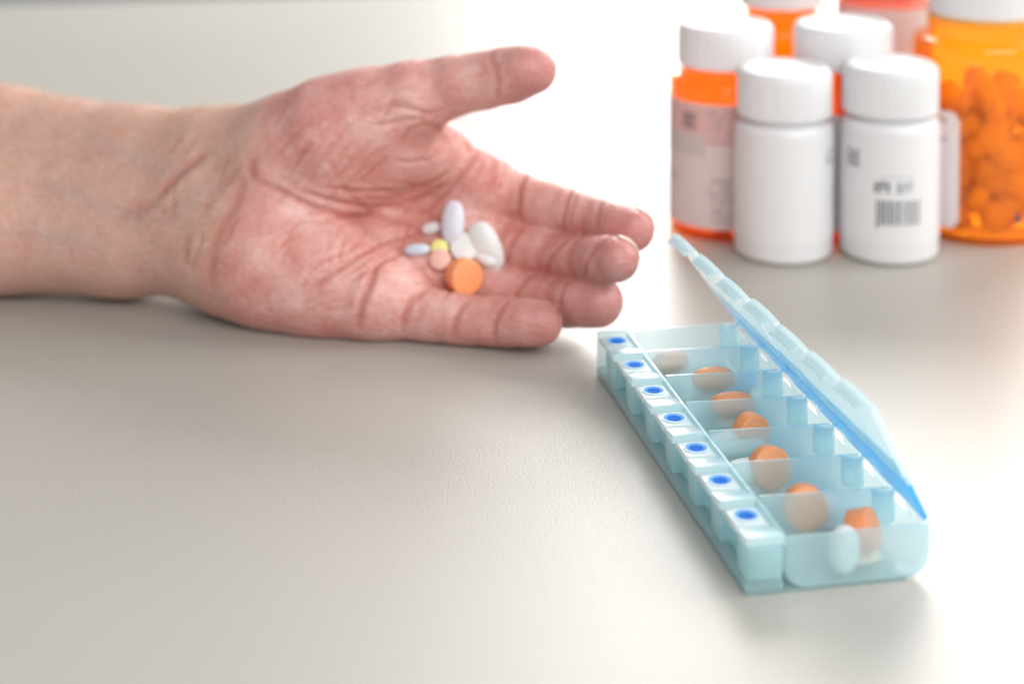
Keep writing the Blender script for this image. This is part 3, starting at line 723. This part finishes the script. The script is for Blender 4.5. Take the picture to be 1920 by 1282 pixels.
def white_bottle(loc, r, H, label, marked):
    o = empty('pill_bottle', loc); tag(o, label, 'pill bottle', 'white pill bottles')
    caph = H * .25; zs = H - caph - 2.2; e = 3.4
    prof = [(.01, .7), (r - e - 2, .7), (r - e - .6, 0)]
    for k in range(7): a = -math.pi / 2 + k / 6 * math.pi / 2; prof.append((r - e + e * math.cos(a), e + e * math.sin(a)))
    sh = 4.2; prof.append((r, zs - sh - .1))
    for k in range(1, 7): a = k / 6 * math.pi / 2; prof.append((r - sh * .75 + sh * .75 * math.cos(a), zs - sh + sh * math.sin(a)))
    prof += [(r - 3.6, zs + .2), (r - 3.6, H - 3), (.01, H - 3)]
    mb = MB(); mb.lathe(prof, 96); mb.build('body', M_WHITE, o, auto=.7)
    make_cap(o, r - .9, H - caph, caph, 76)
    f = facing(loc[0], loc[1])
    lz0, lz1 = 8.5, zs - sh - .2
    if not marked:
        lb = make_patch('label', o, principled('white_label', (.80, .80, .81), .45), r + .05, f - 2.4, f + 2.1, lz0, lz1)
        marks('print', lb, M_INKSOFT, r + .22, print_rows(f + 1.02, f + 1.35, lz1 - 7, 3, 1.5, .8, .75, 2) + print_rows(f + 1.22, f + 1.5, lz1 - 24, 5, 1.0, 1.2, .4, 8))
    else:
        lb = make_patch('label', o, principled('white_label', (.80, .80, .81), .45), r + .05, f - 2.3, f + 2.2, lz0, lz1)
        marks('print', lb, M_INK, r + .22, print_rows(f - .96, f - .62, 46.5, 5, 1.15, .35, .8, 4))
        marks('print', lb, M_INKSOFT, r + .22, print_rows(f - .24, f + .5, 37.3, 1, .7, 0, .55, 5))
        glyphs = []                                                  # two groups of print above the bars, too soft to read
        for g0, g1, n_, m_ in ((-.30, .03, 4, M_INK), (.15, .50, 5, M_INKSOFT)):
            rnd = random.Random(n_ + 40); gl = []; w = (g1 - g0) / n_
            for k in range(n_):
                a = f + g0 + k * w; gl.append((a, a + .018, 31.0, 35.6))
                for zz in (31.0, 33.0, 35.0):
                    if rnd.random() < .66: gl.append((a + .018, a + w * .68, zz, zz + .75))
                if rnd.random() < .7: gl.append((a + w * .62, a + w * .62 + .018, rnd.choice([31.0, 33.2]), 35.6))
            marks('print', lb, m_, r + .22, gl)
        rnd = random.Random(11); rects = []; a = f - .25
        while a < f + .64:
            w = rnd.choice([.013, .013, .024, .038]); rects.append((a, a + w, 17.6 + (0 if a > f - .22 else -1.6), 28.0)); a += w + rnd.choice([.016, .024, .036])
        marks('barcode', lb, M_INK, r + .22, rects)
    return o
p1, p2 = at_height(1468, 473), at_height(1666, 473)
white_bottle(p1, 20.6, 79.5, 'white pill bottle with ribbed cap and blank front, left of the two front bottles', False)
white_bottle(p2, 20.7, 81.5, 'white pill bottle with ribbed cap and a barcode on its front label', True)

def vial(loc, r, H, caph, label, name='prescription_vial', neck=4.0, lab=None, capr=None, amber=None):
    o = empty(name, loc); tag(o, label, 'pill bottle', 'orange prescription vials')
    zs = H - caph - neck; e = 2.5; w = 1.1; nr = r * .80
    prof = [(.01, 1.6), (r - e - 1.5, 1.6), (r - e - .5, .2), (r - e, 0)]
    for k in range(1, 6): a = -math.pi / 2 + k / 5 * math.pi / 2; prof.append((r - e + e * math.cos(a), e + e * math.sin(a)))
    prof += [(r, zs - 6.5), (r - .05, zs - 3.0), (r - .6, zs - 1.0), (r - 2.0, zs), (nr + 1.2, zs + .15), (nr, zs + .8), (nr, zs + neck + 3)]
    inn = [(nr - w, zs + neck + 3), (nr - w, zs + .2), (r - 2.4 - w, zs - 1.2), (r - w - .1, zs - 3.4), (r - w, zs - 7), (r - w, 4.2), (r - w - 2, 2.8), (.01, 2.7)]
    mb = MB(); mb.lathe(prof + inn, 80); body = mb.build('body', amber or M_AMBER, o, auto=.7)
    make_cap(o, capr or r * .90, H - caph, caph, 84)
    return o, body, zs
def fill_pills(loc, r, zmax, n, name, mat, label, group, pr=4.6, ph=3.6, oval=False, seed=1, z0=3.4):
    """tablets heaped inside a vial"""
    rnd = random.Random(seed); proto = oval_mesh(name, pr * 1.35, pr * .8, ph * .62, mat) if oval else disc_mesh(name, pr, ph, mat, dome=.15)
    placed = []; k = 0; tries = 0
    R = pr * (1.12 if oval else 1.0)
    while k < n and tries < 9000:
        tries += 1
        a = rnd.uniform(0, 2 * math.pi); rad = math.sqrt(rnd.random()) * (r - R - 1.6); z = z0 + R * .8 + (zmax - z0 - R) * (k / max(1, n)) + rnd.uniform(-1, 1.5)
        p = np.array([loc[0] + rad * math.cos(a), loc[1] + rad * math.sin(a), z])
        if any(np.linalg.norm(p - s_) < R * 1.18 for s_ in placed): continue
        placed.append(p); o = proto if k == 0 else proto.copy()
        if k: COL.objects.link(o)
        orient(o, p, nrm([rnd.gauss(0, 1), rnd.gauss(0, 1), rnd.gauss(0, 1)]), [rnd.gauss(0, 1), rnd.gauss(0, 1), rnd.gauss(0, 1)])
        tag(o, label, 'pill', group); k += 1
MP_Y = pill_mat('cream', (.90, .84, .66)); MP_O = pill_mat('orange', ORANGE)

# left labelled vial
la = at_height(1358, 424); oa, ba, zsa = vial(la, 24.4, 91.5, 18.5, 'orange vial with white label and ribbed cap at the left end of the bottles', neck=5.0, capr=20.8)
f = facing(la[0], la[1]); r = 24.4
lb = make_patch('label', oa, principled('pinkish_label', (.74, .625, .61), .55), r + .06, f - 1.75, f + 1.9, 5.5, zsa - 8.5)
make_patch('label_band', lb, M_PINKBAND, r + .22, f - 1.7, f + 1.85, zsa - 26, zsa - 9.2, thick=.02)
make_patch('label_band', lb, principled('tan_print', (.60, .54, .52), .55), r + .25, f - 1.7, f - .35, zsa - 31.5, zsa - 22, thick=.02)
marks('print', lb, M_INK, r + .30, print_rows(f - .80, f - .52, zsa - 14.0, 5, 1.3, .15, .85, 21))
marks('print', lb, M_INKSOFT, r + .30, print_rows(f - .28, f + .35, zsa - 12.4, 5, 1.2, 1.9, .5, 22))
marks('print', lb, M_INKSOFT, r + .30, print_rows(f - .28, f + .3, 26, 4, 1.6, 1.4, .75, 23) + print_rows(f - .24, f + .3, 13.5, 3, 1.4, 1.2, .6, 24) + print_rows(f - 1.3, f - 1.0, 27, 2, 1.4, 1, .6, 25))
fill_pills(la, 24.4, 17, 12, 'orange_tablet', MP_O, 'orange tablet at the bottom of the left labelled vial', 'tablets in the left labelled vial', pr=5.4, ph=4.4, seed=3)
# vial behind the two white bottles
lc = at_height(1577, 428); oc, bc_, zsc = vial(lc, 24.2, 92.0, 18.8, 'orange vial with ribbed white cap standing behind the gap of the white bottles', neck=5.0, capr=21.4)
f = facing(lc[0], lc[1])
make_patch('label', oc, M_LABEL, 24.26, f - 1.9, f + 1.9, 5.5, zsc - 12)
# tall vial far behind
lf = at_height(1463, 352); of, bf, zsf = vial(lf, 21.0, 114.0, 26, 'tall orange vial farthest back, mostly hidden behind the left two caps', neck=9.0, capr=19.5)
# pale bottle far behind on the right
ld = at_height(1655, 345); 
M_PINKV = plastic('far_vial_plastic', (1.0, .55, .42), clear=.35, frost=0, diff=.3, transl=.35)
od, bd, zsd = vial(ld, 22.5, 116.0, 22.0, 'pinkish vial with a wide white cap far behind the barcode bottle', neck=2.0, capr=21.5, amber=M_PINKV)
f = facing(ld[0], ld[1]); make_patch('label', od, M_LABEL, 22.56, f - 1.8, f + 1.8, 30, zsd - 4)
# big vial at the right edge
le = at_height(1841, 424); re_ = 31.2; oe, be, zse = vial(le, re_, 121, 28, 'large orange vial full of tablets at the right edge', neck=7.0, capr=24.2, amber=M_AMBER2)
f = facing(le[0], le[1])
lb = make_patch('label', oe, principled('pale_label', (.82, .79, .81), .5), re_ + .06, f - 2.6, f - .32, 6.5, 57, corner=4.0)
marks('print', lb, M_INKSOFT, re_ + .24, print_rows(f - .62, f - .50, 52, 1, 2.2, 0, .9, 31) + print_rows(f - .62, f - .50, 44, 1, 1.6, 0, .9, 32))
mb = MB(); rr = re_ + .05; zc = 13.5                      # moulded triangle mark on the wall
tri = [(-.055, 0), (.075, 0), (.01, 6.2)]
mb.poly([((rr + t) * math.cos(f + .49 + a), (rr + t) * math.sin(f + .49 + a), zc - 3 + z) for t in (0, .12) for a, z in tri], [[0, 1, 2], [5, 4, 3], [0, 3, 4, 1], [1, 4, 5, 2], [2, 5, 3, 0]])
mb.build('triangle_mark', M_INK, oe, smooth=False)
fill_pills(le, re_, 64, 95, 'cream_tablet', MP_Y, 'cream tablet heaped inside the large right-hand orange vial', 'tablets in the large right-hand vial', pr=6.2, ph=6.4, seed=5, oval=False)
